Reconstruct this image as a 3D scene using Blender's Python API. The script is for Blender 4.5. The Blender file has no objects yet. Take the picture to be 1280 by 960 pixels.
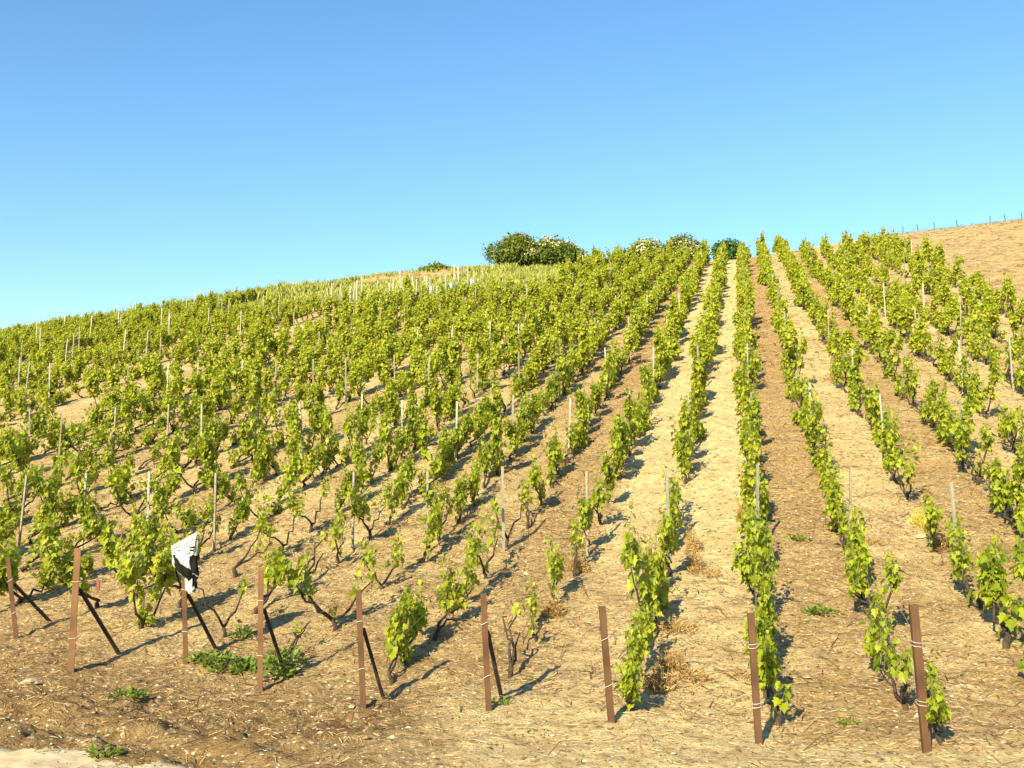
import bpy, math, random
import numpy as np
R = math.radians
scene = bpy.context.scene
col = scene.collection

# ------------------------------------------------------------------ camera, sky, sun, exposure
EYE = 1.6
PITCH = R(7.47)
FPX = 1220.0                      # focal length in pixels of a 1280 px wide frame
cam_d = bpy.data.cameras.new('camera')
cam_d.sensor_width = 36.0
cam_d.lens = FPX / 1280 * 36
cam_d.clip_start = 0.05
cam_d.clip_end = 8000
cam = bpy.data.objects.new('camera', cam_d)
cam.location = (0, 0, EYE)
cam.rotation_euler = (R(90) + PITCH, 0, 0)
col.objects.link(cam)
scene.camera = cam

SUN_EL, SUN_AZ = R(26), R(205)    # azimuth clockwise from +Y, pointing at the sun
world = bpy.data.worlds.new('World')
scene.world = world
world.use_nodes = True
wn = world.node_tree.nodes
wl = world.node_tree.links
bg = wn['Background']
sky = wn.new('ShaderNodeTexSky')
sky.sky_type = 'NISHITA'
sky.sun_disc = False
sky.sun_elevation = SUN_EL
sky.sun_rotation = SUN_AZ
sky.air_density = 1.3
sky.dust_density = 0.0
sky.ozone_density = 3.0
hsv = wn.new('ShaderNodeHueSaturation')
hsv.inputs['Saturation'].default_value = 1.2
hsv.inputs['Hue'].default_value = 0.502
wl.new(sky.outputs[0], hsv.inputs['Color'])
wl.new(hsv.outputs[0], bg.inputs[0])
bg.inputs[1].default_value = 0.097

sun_d = bpy.data.lights.new('sun', 'SUN')
sun_d.energy = 5.0
sun_d.angle = R(0.5)
sun_d.color = (1.0, 0.86, 0.54)
sun = bpy.data.objects.new('sun', sun_d)
sun.rotation_euler = (R(90) - SUN_EL, 0, math.pi - SUN_AZ)
col.objects.link(sun)

scene.view_settings.view_transform = 'Standard'
scene.view_settings.look = 'None'
scene.view_settings.gamma = 1
scene.view_settings.exposure = 1.26
scene.view_settings.use_curve_mapping = False
scene.render.engine = 'CYCLES'
scene.cycles.max_bounces = 5
scene.cycles.diffuse_bounces = 3
scene.cycles.transmission_bounces = 3
scene.cycles.glossy_bounces = 2
scene.cycles.use_denoising = True

# ------------------------------------------------------------------ frame of the rows, terrain
ROW_AZ = R(13.5)
DX, DY = math.sin(ROW_AZ), math.cos(ROW_AZ)       # up the rows
PX, PY = math.cos(ROW_AZ), -math.sin(ROW_AZ)      # across the rows, to the right
OX, OY = 1.70, 6.70                               # foot of the row 0 end post
PITCHROW = 1.10
ROW_ANG = math.atan2(DY, DX)

def xy(s, t):
    return OX + PX * s + DX * t, OY + PY * s + DY * t

def st(x, y):
    return (x - OX) * PX + (y - OY) * PY, (x - OX) * DX + (y - OY) * DY

_T = np.arange(-60, 420, 0.1)
_P = np.interp(_T, [-60, 0.3, 1.0, 2.0, 6.08, 11.2, 53, 420], [0, 0, 0.03, 0.16, 1.0, 2.65, 17.0, 17.0 + 367 * 0.343])
_k = np.exp(-0.5 * (np.arange(-30, 31) / 9.0) ** 2); _k /= _k.sum()
_P = np.convolve(np.pad(_P, 30, mode='edge'), _k, mode='valid')
_P[_T < -1] = 0
_TAU = np.arange(0, 420, 0.1)
_slope = np.where(_TAU < 16, -0.033 * _TAU, -0.528)
_roll = np.cumsum(_slope) * 0.1
_roll = np.where(_TAU > 16, _roll, _roll)

def crest(s):
    return np.interp(s, [-80, -45, -35, -29, -23, -15, 0, 9, 20, 60], [36, 40, 43.5, 47, 50, 50.5, 51, 56, 57, 58])

def hill(s, t):
    s = np.asarray(s, float); t = np.asarray(t, float)
    h = np.interp(t, _T, _P)
    d = np.interp(s, [-80, -45, -35, -29, -23, -15, 0, 9, 17, 60], [4.5, 1.6, 0.8, 0.25, -0.1, -0.15, 0.0, -0.35, -0.6, -0.6])
    q = np.clip((t - 8) / 36, 0, 1.3); q = q * q * (3 - 2 * np.clip(q, 0, 1))
    h = h - d * q
    tau = np.clip(t - crest(s), 0, 400)
    h = h + np.interp(tau, _TAU, _roll)
    top = np.interp(s, [-80, 60], [9.0, 15.0])
    low = top * np.clip(1 - (tau - 30) / 300, 0, 1)
    h = np.where(tau > 3, np.maximum(h, low), h)
    f = np.clip((s + 170) / 100, 0, 1); f = f * f * (3 - 2 * f)
    g = np.clip((220 - s) / 150, 0, 1); g = g * g * (3 - 2 * g)
    return h * f * g

_rng = np.random.RandomState(11)
_LAT = _rng.rand(256, 256)
def vnoise(x, y):
    x = np.asarray(x, float); y = np.asarray(y, float)
    xi = np.floor(x).astype(int); yi = np.floor(y).astype(int)
    fx = x - xi; fy = y - yi
    fx = fx * fx * (3 - 2 * fx); fy = fy * fy * (3 - 2 * fy)
    a = _LAT[xi % 256, yi % 256]; b = _LAT[(xi + 1) % 256, yi % 256]
    c = _LAT[xi % 256, (yi + 1) % 256]; d = _LAT[(xi + 1) % 256, (yi + 1) % 256]
    return (a * (1 - fx) + b * fx) * (1 - fy) + (c * (1 - fx) + d * fx) * fy - 0.5

def mudness(s, t):
    """where the headland is churned, dark soil (its own colour), 0..1"""
    n = vnoise(s * 0.9 + 3, t * 0.9) * 1.6 + vnoise(s * 2.7, t * 2.7 + 9) * 0.8
    a = 1 / (1 + np.exp((s + 2.6 + n) * 2.6))
    tk = np.interp(-s, [-2, 0, 4.4, 9, 14], [0.0, 0.0, 1.2, 2.3, 3.6])
    b = 1 / (1 + np.exp((t - tk + 0.1 + n * 0.6) * 3.5))
    return a * b

def relief(s, t):
    near = np.clip(1 - (t - 22) / 20, 0, 1) * np.clip((t + 4.5) / 2, 0, 1)
    m = mudness(s, t)
    r = vnoise(s * 1.3, t * 1.3) * 0.07 + vnoise(s * 3.6, t * 3.6 + 5) * 0.035
    r = r + vnoise(s * 9 + 1, t * 9) * 0.032 * (1 + 1.0 * m) + vnoise(s * 19, t * 19) * 0.022 * (1 + 2.4 * m)
    # churned ridge and rut of the headland
    c = -0.55 + 0.22 * np.sin(s * 0.9) + 0.26 * (-s - 4)
    r = r + m * (0.05 * np.exp(-((t - c) / 0.16) ** 2) - 0.04 * np.exp(-((t - c + 0.33) / 0.13) ** 2))
    return r * near

def ground(x, y):
    s, t = st(np.asarray(x, float), np.asarray(y, float))
    return hill(s, t) + relief(s, t)

def at(px, py, lift=0.0):
    """the point of the ground seen at a pixel of the 1280 x 960 photograph"""
    u, v = (px - 640) / FPX, (480 - py) / FPX
    cp, sp = math.cos(PITCH), math.sin(PITCH)
    d = np.array([u, cp - v * sp, sp + v * cp])
    r = np.concatenate([np.arange(3, 30, 0.01), np.arange(30, 110, 0.05)])
    P = r[:, None] * d[None]
    hit = (P[:, 2] + EYE) < hill(*st(P[:, 0], P[:, 1])) + lift
    i = int(np.argmax(hit)) if hit.any() else len(r) - 1
    return P[i, 0], P[i, 1]

def pix(x, y, z):
    cp, sp = math.cos(PITCH), math.sin(PITCH)
    dz = y * cp + (z - EYE) * sp
    return 640 + FPX * x / dz, 480 - FPX * (-y * sp + (z - EYE) * cp) / dz, dz

# ------------------------------------------------------------------ helpers
def link(o): col.objects.link(o); return o

def tag(o, label=None, cat=None, group=None, kind=None):
    if label: o['label'] = label
    if cat: o['category'] = cat
    if group: o['group'] = group
    if kind: o['kind'] = kind
    return o

def empty(name, loc, rz=0.0):
    o = bpy.data.objects.new(name, None)
    o.empty_display_size = 0.1
    o.location = loc; o.rotation_euler = (0, 0, rz)
    return link(o)

class MB:
    """collects vertices and polygons, then links them as ONE mesh object"""
    def __init__(self): self.v = []; self.f = []; self.m = []; self.n = 0
    def add(self, V, F, mat=0):
        V = np.asarray(V, float).reshape(-1, 3); F = np.asarray(F, int)
        self.v.append(V); self.f.append(F + self.n); self.n += len(V)
        self.m.append(np.full(len(F), mat, int) if np.isscalar(mat) else np.asarray(mat, int))
        return self
    def tube(self, pts, rad, n=6, mat=0, cap=True):
        pts = np.asarray(pts, float); rad = np.broadcast_to(np.asarray(rad, float), (len(pts),))
        tan = np.gradient(pts, axis=0); tan /= np.linalg.norm(tan, axis=1)[:, None] + 1e-9
        ref = np.array([0.31, 0.2, 1.0]) if abs(tan[:, 2]).mean() < 0.9 else np.array([1.0, 0.2, 0.1])
        a = np.cross(tan, ref); a /= np.linalg.norm(a, axis=1)[:, None]
        b = np.cross(tan, a)
        th = np.arange(n) * 2 * math.pi / n
        V = pts[:, None] + rad[:, None, None] * (np.cos(th)[None, :, None] * a[:, None] + np.sin(th)[None, :, None] * b[:, None])
        F = []
        for i in range(len(pts) - 1):
            for j in range(n):
                F.append((i * n + j, i * n + (j + 1) % n, (i + 1) * n + (j + 1) % n, (i + 1) * n + j))
        base = self.n
        self.add(V.reshape(-1, 3), F, mat)
        if cap:
            tri = []
            for j in range(1, n - 1):
                tri.append((0, j + 1, j)); k = (len(pts) - 1) * n; tri.append((k, k + j, k + j + 1))
            self.f.append(np.array(tri) + base); self.m.append(np.full(len(tri), mat, int))
        return self
    def prism(self, outline, z0, z1, mat=0, at=(0, 0), z1_slope=None):
        o = np.asarray(outline, float); n = len(o)
        lo = np.c_[o + np.array(at), np.full(n, z0)]; hi = np.c_[o + np.array(at), np.full(n, z1)]
        base = self.n
        F = [(i, (i + 1) % n, n + (i + 1) % n, n + i) for i in range(n)]
        self.add(np.r_[lo, hi], F, mat)
        self.poly = getattr(self, 'poly', [])
        self.poly.append((tuple(base + i for i in range(n))[::-1], mat)); self.poly.append((tuple(base + n + i for i in range(n)), mat))
        return self
    def mesh(self, name, mats, smooth=False):
        me = bpy.data.meshes.new(name)
        V = np.concatenate(self.v); me.vertices.add(len(V)); me.vertices.foreach_set('co', V.ravel())
        idx = [f.ravel() for f in self.f]; tot = [np.full(len(f), f.shape[1], int) for f in self.f]; mi = list(self.m)
        for p, m in getattr(self, 'poly', []):
            idx.append(np.array(p)); tot.append(np.array([len(p)])); mi.append(np.array([m]))
        idx = np.concatenate(idx); tot = np.concatenate(tot); mi = np.concatenate(mi)
        me.loops.add(len(idx)); me.loops.foreach_set('vertex_index', idx)
        me.polygons.add(len(tot))
        me.polygons.foreach_set('loop_start', np.r_[0, np.cumsum(tot)[:-1]])
        try: me.polygons.foreach_set('loop_total', tot)
        except Exception: pass
        for m in (mats if isinstance(mats, (list, tuple)) else [mats]): me.materials.append(m)
        me.polygons.foreach_set('material_index', mi)
        me.polygons.foreach_set('use_smooth', np.full(len(tot), smooth))
        me.update(calc_edges=True); me.validate()
        return me
    def build(self, name, mats, parent=None, smooth=False):
        o = bpy.data.objects.new(name, self.mesh(name, mats, smooth))
        if parent is not None: o.parent = parent
        return link(o)

# ------------------------------------------------------------------ materials
def new_mat(name):
    m = bpy.data.materials.new(name); m.use_nodes = True
    n = m.node_tree.nodes; n.clear()
    out = n.new('ShaderNodeOutputMaterial')
    return m, n, m.node_tree.links, out

def ramp(n, stops):
    r = n.new('ShaderNodeValToRGB')
    while len(r.color_ramp.elements) < len(stops): r.color_ramp.elements.new(0.5)
    for e, (p, c) in zip(r.color_ramp.elements, stops):
        e.position = p; e.color = (*c, 1)
    return r

def leaf_material(name, stops, trans=(0.30, 0.36, 0.03), tf=0.38, rough=0.5, spec=0.35):
    m, n, l, out = new_mat(name)
    g = n.new('ShaderNodeNewGeometry')
    oi = n.new('ShaderNodeObjectInfo')
    mx = n.new('ShaderNodeMath'); mx.operation = 'MULTIPLY_ADD'; mx.inputs[1].default_value = 0.75
    ad = n.new('ShaderNodeMath'); ad.operation = 'MULTIPLY'; ad.inputs[1].default_value = 0.25
    l.new(oi.outputs['Random'], ad.inputs[0]); l.new(g.outputs['Random Per Island'], mx.inputs[0]); l.new(ad.outputs[0], mx.inputs[2])
    r = ramp(n, stops); l.new(mx.outputs[0], r.inputs[0])
    p = n.new('ShaderNodeBsdfPrincipled')
    p.inputs['Roughness'].default_value = rough
    p.inputs['Specular IOR Level'].default_value = spec
    l.new(r.outputs[0], p.inputs['Base Color'])
    t = n.new('ShaderNodeBsdfTranslucent')
    mc = n.new('ShaderNodeMix'); mc.data_type = 'RGBA'; mc.inputs[0].default_value = 0.55
    mc.inputs[7].default_value = (*trans, 1); l.new(r.outputs[0], mc.inputs[6])
    l.new(mc.outputs[2], t.inputs[0])
    ms = n.new('ShaderNodeMixShader'); ms.inputs[0].default_value = tf
    l.new(p.outputs[0], ms.inputs[1]); l.new(t.outputs[0], ms.inputs[2]); l.new(ms.outputs[0], out.inputs[0])
    return m

def noisy_material(name, a, b, scale=20, rough=0.8, metal=0.0, bump=0.0, stretch=(1, 1, 1), spots=None, detail=6):
    m, n, l, out = new_mat(name)
    tc = n.new('ShaderNodeTexCoord'); mp = n.new('ShaderNodeMapping'); mp.inputs['Scale'].default_value = stretch
    l.new(tc.outputs['Object'], mp.inputs[0])
    ns = n.new('ShaderNodeTexNoise'); ns.inputs['Scale'].default_value = scale; ns.inputs['Detail'].default_value = detail
    l.new(mp.outputs[0], ns.inputs[0])
    st_ = [(0.32, a), (0.68, b)]
    if spots: st_.append((0.8, spots))
    r = ramp(n, st_); l.new(ns.outputs[0], r.inputs[0])
    p = n.new('ShaderNodeBsdfPrincipled'); p.inputs['Roughness'].default_value = rough; p.inputs['Metallic'].default_value = metal
    l.new(r.outputs[0], p.inputs['Base Color'])
    if bump:
        bp = n.new('ShaderNodeBump'); bp.inputs['Strength'].default_value = bump; bp.inputs['Distance'].default_value = 0.01
        l.new(ns.outputs[0], bp.inputs['Height']); l.new(bp.outputs[0], p.inputs['Normal'])
    l.new(p.outputs[0], out.inputs[0])
    return m

def island_material(name, stops, rough=0.9):
    m, n, l, out = new_mat(name)
    g = n.new('ShaderNodeNewGeometry'); r = ramp(n, stops); l.new(g.outputs['Random Per Island'], r.inputs[0])
    p = n.new('ShaderNodeBsdfPrincipled'); p.inputs['Roughness'].default_value = rough
    p.inputs['Specular IOR Level'].default_value = 0.15
    l.new(r.outputs[0], p.inputs['Base Color']); l.new(p.outputs[0], out.inputs[0])
    return m

LEAF = leaf_material('vine_leaf', [(0.0, (0.11, 0.175, 0.012)), (0.35, (0.24, 0.305, 0.018)), (0.7, (0.36, 0.41, 0.026)), (1.0, (0.48, 0.45, 0.06))], (0.56, 0.56, 0.03), 0.45)
BARK = noisy_material('vine_bark', (0.022, 0.014, 0.009), (0.09, 0.06, 0.036), 30, 0.95, bump=0.6, stretch=(1, 1, 0.3))
SHOOT = noisy_material('green_shoot', (0.10, 0.14, 0.03), (0.17, 0.15, 0.05), 12, 0.6)
RUST = noisy_material('rusty_steel', (0.05, 0.022, 0.010), (0.14, 0.066, 0.028), 9, 0.85, 0.1, 0.25, (1, 1, 0.35), (0.24, 0.12, 0.05))
PALERUST = noisy_material('pale_rusty_steel', (0.085, 0.038, 0.014), (0.19, 0.095, 0.040), 9, 0.85, 0.1, 0.4, (1, 1, 0.35), (0.27, 0.16, 0.09))
DARKSHADEDSTEEL = noisy_material('dark_and_shaded_steel', (0.018, 0.012, 0.010), (0.05, 0.03, 0.022), 14, 0.75, 0.2, 0.2)
GALV = noisy_material('galvanised_steel', (0.24, 0.23, 0.19), (0.38, 0.36, 0.29), 10, 0.6, 0.15, 0.1, (1, 1, 0.2), (0.30, 0.27, 0.22))
GREYSTAKE = noisy_material('weathered_stake', (0.17, 0.15, 0.12), (0.30, 0.27, 0.21), 10, 0.8, 0.05, 0.2, (1, 1, 0.2))
WIRE = noisy_material('steel_wire', (0.30, 0.27, 0.22), (0.44, 0.40, 0.33), 10, 0.6, 0.2)
TIE = noisy_material('pale_wire', (0.55, 0.48, 0.40), (0.70, 0.62, 0.52), 20, 0.5, 0.2)
STONE = island_material('chalk_stone', [(0, (0.26, 0.18, 0.10)), (0.6, (0.42, 0.33, 0.20)), (1, (0.70, 0.62, 0.46))])
STRAW = island_material('dead_stems', [(0, (0.06, 0.034, 0.017)), (0.55, (0.20, 0.115, 0.05)), (1, (0.56, 0.40, 0.20))])
TWIG = island_material('pruned_twigs', [(0, (0.045, 0.028, 0.018)), (0.7, (0.13, 0.085, 0.05)), (1, (0.27, 0.18, 0.11))])
DRYWEED = island_material('dry_orange_weed', [(0, (0.17, 0.095, 0.035)), (0.6, (0.36, 0.225, 0.085)), (1, (0.50, 0.36, 0.15))])
YELLOWWEED = island_material('yellow_weed', [(0, (0.45, 0.36, 0.03)), (1, (0.65, 0.52, 0.05))])
WEED = leaf_material('weed_leaf', [(0, (0.09, 0.16, 0.02)), (0.6, (0.18, 0.25, 0.035)), (1, (0.30, 0.33, 0.07))])
DRYGRASS = island_material('dry_grass_blades', [(0, (0.15, 0.21, 0.03)), (0.5, (0.25, 0.28, 0.055)), (1, (0.38, 0.34, 0.12))])
BUSHA = leaf_material('bush_leaf', [(0, (0.06, 0.10, 0.012)), (0.6, (0.14, 0.19, 0.022)), (1, (0.24, 0.27, 0.04))], (0.3, 0.34, 0.03), 0.32)
BUSHB = leaf_material('bush_leaf_pale', [(0, (0.08, 0.12, 0.025)), (0.6, (0.19, 0.22, 0.045)), (1, (0.33, 0.32, 0.10))], (0.2, 0.24, 0.04), 0.25)
BUSHC = leaf_material('bush_leaf_deep', [(0, (0.03, 0.09, 0.02)), (1, (0.08, 0.16, 0.03))], (0.1, 0.2, 0.03), 0.2)
FLOWER = island_material('cream_blossom', [(0, (0.42, 0.40, 0.20)), (1, (0.60, 0.56, 0.34))])
BWHITE = noisy_material('white_plastic', (0.33, 0.33, 0.31), (0.40, 0.40, 0.375), 14, 0.35)
BBLACK = noisy_material('black_plastic', (0.006, 0.006, 0.006), (0.012, 0.012, 0.012), 14, 0.75)
BBLACK.node_tree.nodes['Principled BSDF'].inputs['Specular IOR Level'].default_value = 0.08
BGREY = noisy_material('printed_grey', (0.06, 0.06, 0.06), (0.10, 0.10, 0.10), 14, 0.4)
BLUETUBE = noisy_material('blue_grey_tube', (0.22, 0.31, 0.38), (0.32, 0.40, 0.46), 8, 0.5)
REDTAG = noisy_material('red_plastic', (0.16, 0.025, 0.018), (0.22, 0.035, 0.025), 8, 0.5)

def ground_material():
    m, n, l, out = new_mat('chalky_vineyard_soil')
    tc = n.new('ShaderNodeTexCoord')
    def noise(scale, detail=6, rough=0.6, stretch=None, rot=0):
        mp = n.new('ShaderNodeMapping'); l.new(tc.outputs['Object'], mp.inputs[0])
        if stretch: mp.inputs['Scale'].default_value = stretch; mp.inputs['Rotation'].default_value = (0, 0, rot)
        ns = n.new('ShaderNodeTexNoise'); ns.inputs['Scale'].default_value = scale; ns.inputs['Detail'].default_value = detail; ns.inputs['Roughness'].default_value = rough
        l.new(mp.outputs[0], ns.inputs[0]); return ns.outputs[0]
    def att(name):
        a = n.new('ShaderNodeAttribute'); a.attribute_name = name; return a.outputs['Fac']
    def math_(op, a, b=None, c=None):
        x = n.new('ShaderNodeMath'); x.operation = op
        for i, v in enumerate((a, b, c)):
            if v is None: continue
            if isinstance(v, (int, float)): x.inputs[i].default_value = v
            else: l.new(v, x.inputs[i])
        return x.outputs[0]
    def mixc(f, a, b):
        x = n.new('ShaderNodeMix'); x.data_type = 'RGBA'
        for i, v in ((0, f), (6, a), (7, b)):
            if isinstance(v, tuple): x.inputs[i].default_value = (*v, 1)
            elif isinstance(v, (int, float)): x.inputs[i].default_value = v
            else: l.new(v, x.inputs[i])
        return x.outputs[2]
    def sharp(v, lo, hi):
        x = n.new('ShaderNodeMapRange'); x.inputs[1].default_value = lo; x.inputs[2].default_value = hi; l.new(v, x.inputs[0]); return x.outputs[0]
    big, mid, fine = noise(1.3), noise(7.0, 8), noise(42, 6, 0.7)
    fib = noise(16, 5, 0.7, (1, 3.2, 1), R(25)); fib2 = noise(19, 5, 0.7, (3.0, 1, 1), R(-15))
    pale = ramp(n, [(0.30, (0.40, 0.285, 0.13)), (0.5, (0.60, 0.455, 0.225)), (0.72, (0.72, 0.58, 0.33))]); l.new(mid, pale.inputs[0])
    brown = ramp(n, [(0.30, (0.15, 0.086, 0.036)), (0.5, (0.37, 0.245, 0.108)), (0.74, (0.60, 0.44, 0.22))]); l.new(fib, brown.inputs[0])
    mud = ramp(n, [(0.30, (0.105, 0.062, 0.025)), (0.5, (0.235, 0.15, 0.064)), (0.75, (0.42, 0.29, 0.14))]); l.new(mid, mud.inputs[0])
    mulch = sharp(math_('ADD', att('mulch'), math_('MULTIPLY_ADD', math_('ADD', math_('ADD', big, mid), fib2), 1.35, -2.03)), 0.15, 0.75)
    c = mixc(mulch, pale.outputs[0], brown.outputs[0])
    c = mixc(math_('MULTIPLY', att('mud'), sharp(math_('ADD', mid, big), 0.6, 1.1)), c, mud.outputs[0])
    c = mixc(math_('MULTIPLY', att('mud'), 0.55), c, mud.outputs[0])
    green = sharp(math_('ADD', att('green'), math_('MULTIPLY_ADD', mid, 1.2, -0.6)), 0.3, 0.9)
    c = mixc(math_('MULTIPLY', green, 0.85), c, (0.19, 0.20, 0.055))
    # scattered dark and pale crumbs
    for sc, lo, hi, cc, amt in ((11, 0.60, 0.66, (0.10, 0.062, 0.03), 0.6), (15, 0.66, 0.70, (0.66, 0.55, 0.35), 0.5), (23, 0.50, 0.55, (0.12, 0.075, 0.036), 0.6), (38, 0.66, 0.70, (0.07, 0.045, 0.026), 0.75), (27, 0.67, 0.70, (0.70, 0.62, 0.45), 0.8)):
        v = n.new('ShaderNodeTexVoronoi'); v.inputs['Scale'].default_value = sc; v.inputs['Randomness'].default_value = 1
        l.new(tc.outputs['Object'], v.inputs[0])
        sp = n.new('ShaderNodeSeparateColor'); l.new(v.outputs['Color'], sp.inputs[0])
        pick = sharp(sp.outputs[0], lo + 0.1, hi + 0.1); core = sharp(math_('ADD', v.outputs['Distance'], math_('MULTIPLY_ADD', fine, 0.5, -0.25)), 0.36, 0.24)
        c = mixc(math_('MULTIPLY', math_('MULTIPLY', pick, core), amt), c, cc)
    p = n.new('ShaderNodeBsdfPrincipled'); p.inputs['Roughness'].default_value = 1.0; p.inputs['Specular IOR Level'].default_value = 0.05
    l.new(c, p.inputs['Base Color'])
    hgt = math_('ADD', math_('MULTIPLY_ADD', mid, 1.2, 0), math_('ADD', math_('MULTIPLY', fine, 0.5), math_('MULTIPLY', fib, 0.8)))
    bp = n.new('ShaderNodeBump'); bp.inputs['Strength'].default_value = 0.9; bp.inputs['Distance'].default_value = 0.05
    l.new(hgt, bp.inputs['Height']); l.new(bp.outputs[0], p.inputs['Normal']); l.new(p.outputs[0], out.inputs[0])
    return m
SOIL = ground_material()
TRACK = noisy_material('chalk_track', (0.42, 0.31, 0.175), (0.60, 0.48, 0.29), 9, 1.0, 0, 0.8, spots=(0.36, 0.28, 0.18), detail=10)

def track_edge(s):
    s = np.asarray(s, float)
    return np.interp(s, [-60, -5.3, -3.4, -1, 60], [0.3, -0.87, -1.10, -1.5, -1.7]) + vnoise(s * 1.1, s * 0 + 2) * 0.35 + vnoise(s * 4, s * 0 + 7) * 0.16
# ------------------------------------------------------------------ the ground: one sheet to the horizon
def axis(parts):
    out = [parts[0][0]]
    for a, b, d in parts:
        k = max(1, int(round((b - a) / d))); out += list(a + (b - a) * np.arange(1, k + 1) / k)
    return np.array(out)
SA = axis([(-3000, -400, 400), (-400, -80, 20), (-80, -46, 2), (-46, -16, 0.5), (-16, -9.5, 0.12), (-9.5, 4.5, 0.045), (4.5, 10, 0.12), (10, 40, 0.6), (40, 80, 4), (80, 400, 20), (400, 3000, 400)])
TA = axis([(-3000, -300, 300), (-300, -30, 15), (-30, -5, 1.0), (-5, -1.6, 0.12), (-1.6, 7, 0.045), (7, 14, 0.10), (14, 66, 0.5), (66, 110, 2), (110, 400, 20), (400, 3000, 400)])
GS, GT = np.meshgrid(SA, TA, indexing='ij')
GX, GY = xy(GS, GT)
ROWEND = lambda s: np.interp(-s, [-8, 0, 2, 8, 60], [-0.3, 0.0, 1.0, 2.2, 12])
def build_ground():
    Z = hill(GS, GT) + relief(GS, GT)
    under = np.clip((track_edge(GS) - 0.05 - GT) / 0.3, 0, 1) * np.clip((GT + 9.6) / 0.5, 0, 1) * (np.abs(GS) < 200)
    Z = Z - 0.05 * under
    ni, nj = GS.shape
    V = np.stack([GX, GY, Z], -1).reshape(-1, 3)
    I = np.arange(ni * nj).reshape(ni, nj)
    F = np.stack([I[:-1, :-1], I[1:, :-1], I[1:, 1:], I[:-1, 1:]], -1).reshape(-1, 4)
    o = MB().add(V, F).build('ground', SOIL, smooth=True)
    me = o.data
    # each lane between two rows has its own cover: bare pale soil or bark mulch
    lane = np.floor(GS / PITCHROW + 0.0).astype(int)          # lane -1 lies left of row 0
    tone = {-1: 0.04, -2: 0.10, 0: 0.95, 1: 0.30, 2: 0.75, 3: 0.45, -3: 0.95, -4: 0.6, -5: 0.55, -6: 0.35, -7: 0.5, -8: 0.3, 4: 0.35, 5: 0.55, 6: 0.3}
    mu = np.vectorize(lambda k: tone.get(int(k), 0.35 + 0.35 * ((int(k) * 37) % 10) / 10.0))(lane)
    lo = np.vectorize(lambda k: tone.get(int(k) - 1, 0.45))(lane)
    fr = GS / PITCHROW - lane
    w = np.clip(1 - fr / 0.18, 0, 1) * 0.5
    mu = mu * (1 - w) + lo * w
    lower = np.clip(1 - (GT - 4.5) / 5, 0, 1)
    mu = mu * (1 - lower * 0.75) + np.interp(GS, [-4, -2.2, -1, 0, 0.6], [0.6, 0.62, 0.35, 0.3, 0.62]) * lower * 0.75
    head = 1 / (1 + np.exp((GT - ROWEND(GS) - 0.25) * 5))
    mu = mu * (1 - head) + np.interp(GS, [-5, -3, -2, 0], [0.75, 0.6, 0.2, 0.05]) * head
    mu = np.where((GS > 8.1) & (GT > 5), 0.62, mu)
    md = mudness(GS, GT)
    gr = np.clip((GT - (crest(GS) - 14)) / 4, 0, 1) * np.clip((-8 - GS) / 3, 0, 1)
    gr = np.maximum(gr, np.clip((-17 - GS) / 1.5, 0, 1) * 0.15)
    gr = np.maximum(gr, np.clip((GT - crest(GS) - 12) / 5, 0, 1))
    gr = np.maximum(gr, np.clip((-GT - 10.5) / 1, 0, 1))
    for nm, a in (('mulch', mu), ('mud', md), ('green', gr)):
        at_ = me.attributes.new(nm, 'FLOAT', 'POINT'); at_.data.foreach_set('value', a.ravel().astype(np.float32))
    return tag(o, 'pale chalky soil of the vineyard slope', 'ground', kind='structure')
build_ground()

def build_track():
    ss = np.arange(-60, 60, 0.06)
    tt = np.linspace(0, 1, 40) ** 1.5
    S = np.repeat(ss[:, None], 40, 1); T = track_edge(ss)[:, None] - tt[None] * 7.0
    X, Y = xy(S, T); Z = hill(S, T) + relief(S, T) * 0.4 + 0.004 + vnoise(S * 6, T * 6) * 0.015
    Z[:, 0] -= 0.03
    I = np.arange(S.size).reshape(S.shape)
    F = np.stack([I[:-1, :-1], I[:-1, 1:], I[1:, 1:], I[1:, :-1]], -1).reshape(-1, 4)
    tag(MB().add(np.stack([X, Y, Z], -1), F).build('track', TRACK, smooth=True), 'pale chalk track along the foot of the vineyard', 'track', kind='structure')
build_track()

# ------------------------------------------------------------------ leaves and vines
HALF = np.array([(0, 0.10), (0.17, -0.06), (0.40, 0.00), (0.53, 0.22), (0.37, 0.36), (0.47, 0.60), (0.24, 0.66), (0, 1.0)])
def leaf_template():
    right = HALF; left = HALF[1:-1][::-1] * [-1, 1]
    o = np.r_[right, left]; V = np.r_[o, [(0, 0.42)]]
    z = 0.30 * np.abs(V[:, 0]) - 0.22 * V[:, 1] ** 2
    n = len(o); F = [(n, i, (i + 1) % n) for i in range(n)]
    return np.c_[V, z], np.array(F)
LT, LF = leaf_template()
QT = np.array([(0, -0.02, 0), (0.48, 0.12, 0.14), (0.42, 0.62, 0.06), (0, 1.0, -0.2), (-0.42, 0.62, 0.06), (-0.48, 0.12, 0.14)])
QF = np.array([(0, 1, 2, 3), (0, 3, 4, 5)])
unit = lambda a: a / (np.linalg.norm(a, axis=-1, keepdims=True) + 1e-9)

def place_leaves(mb, P, A, N, size, T=LT, F=LF, mat=0):
    A = unit(A); N = unit(N - (N * A).sum(-1, keepdims=True) * A); B = np.cross(A, N)
    V = P[:, None] + size[:, None, None] * (T[None, :, 0:1] * B[:, None] + T[None, :, 1:2] * A[:, None] + T[None, :, 2:3] * N[:, None])
    Fs = (F[None] + (np.arange(len(P)) * len(T))[:, None, None]).reshape(-1, F.shape[1])
    mb.add(V.reshape(-1, 3), Fs, mat)

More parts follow.
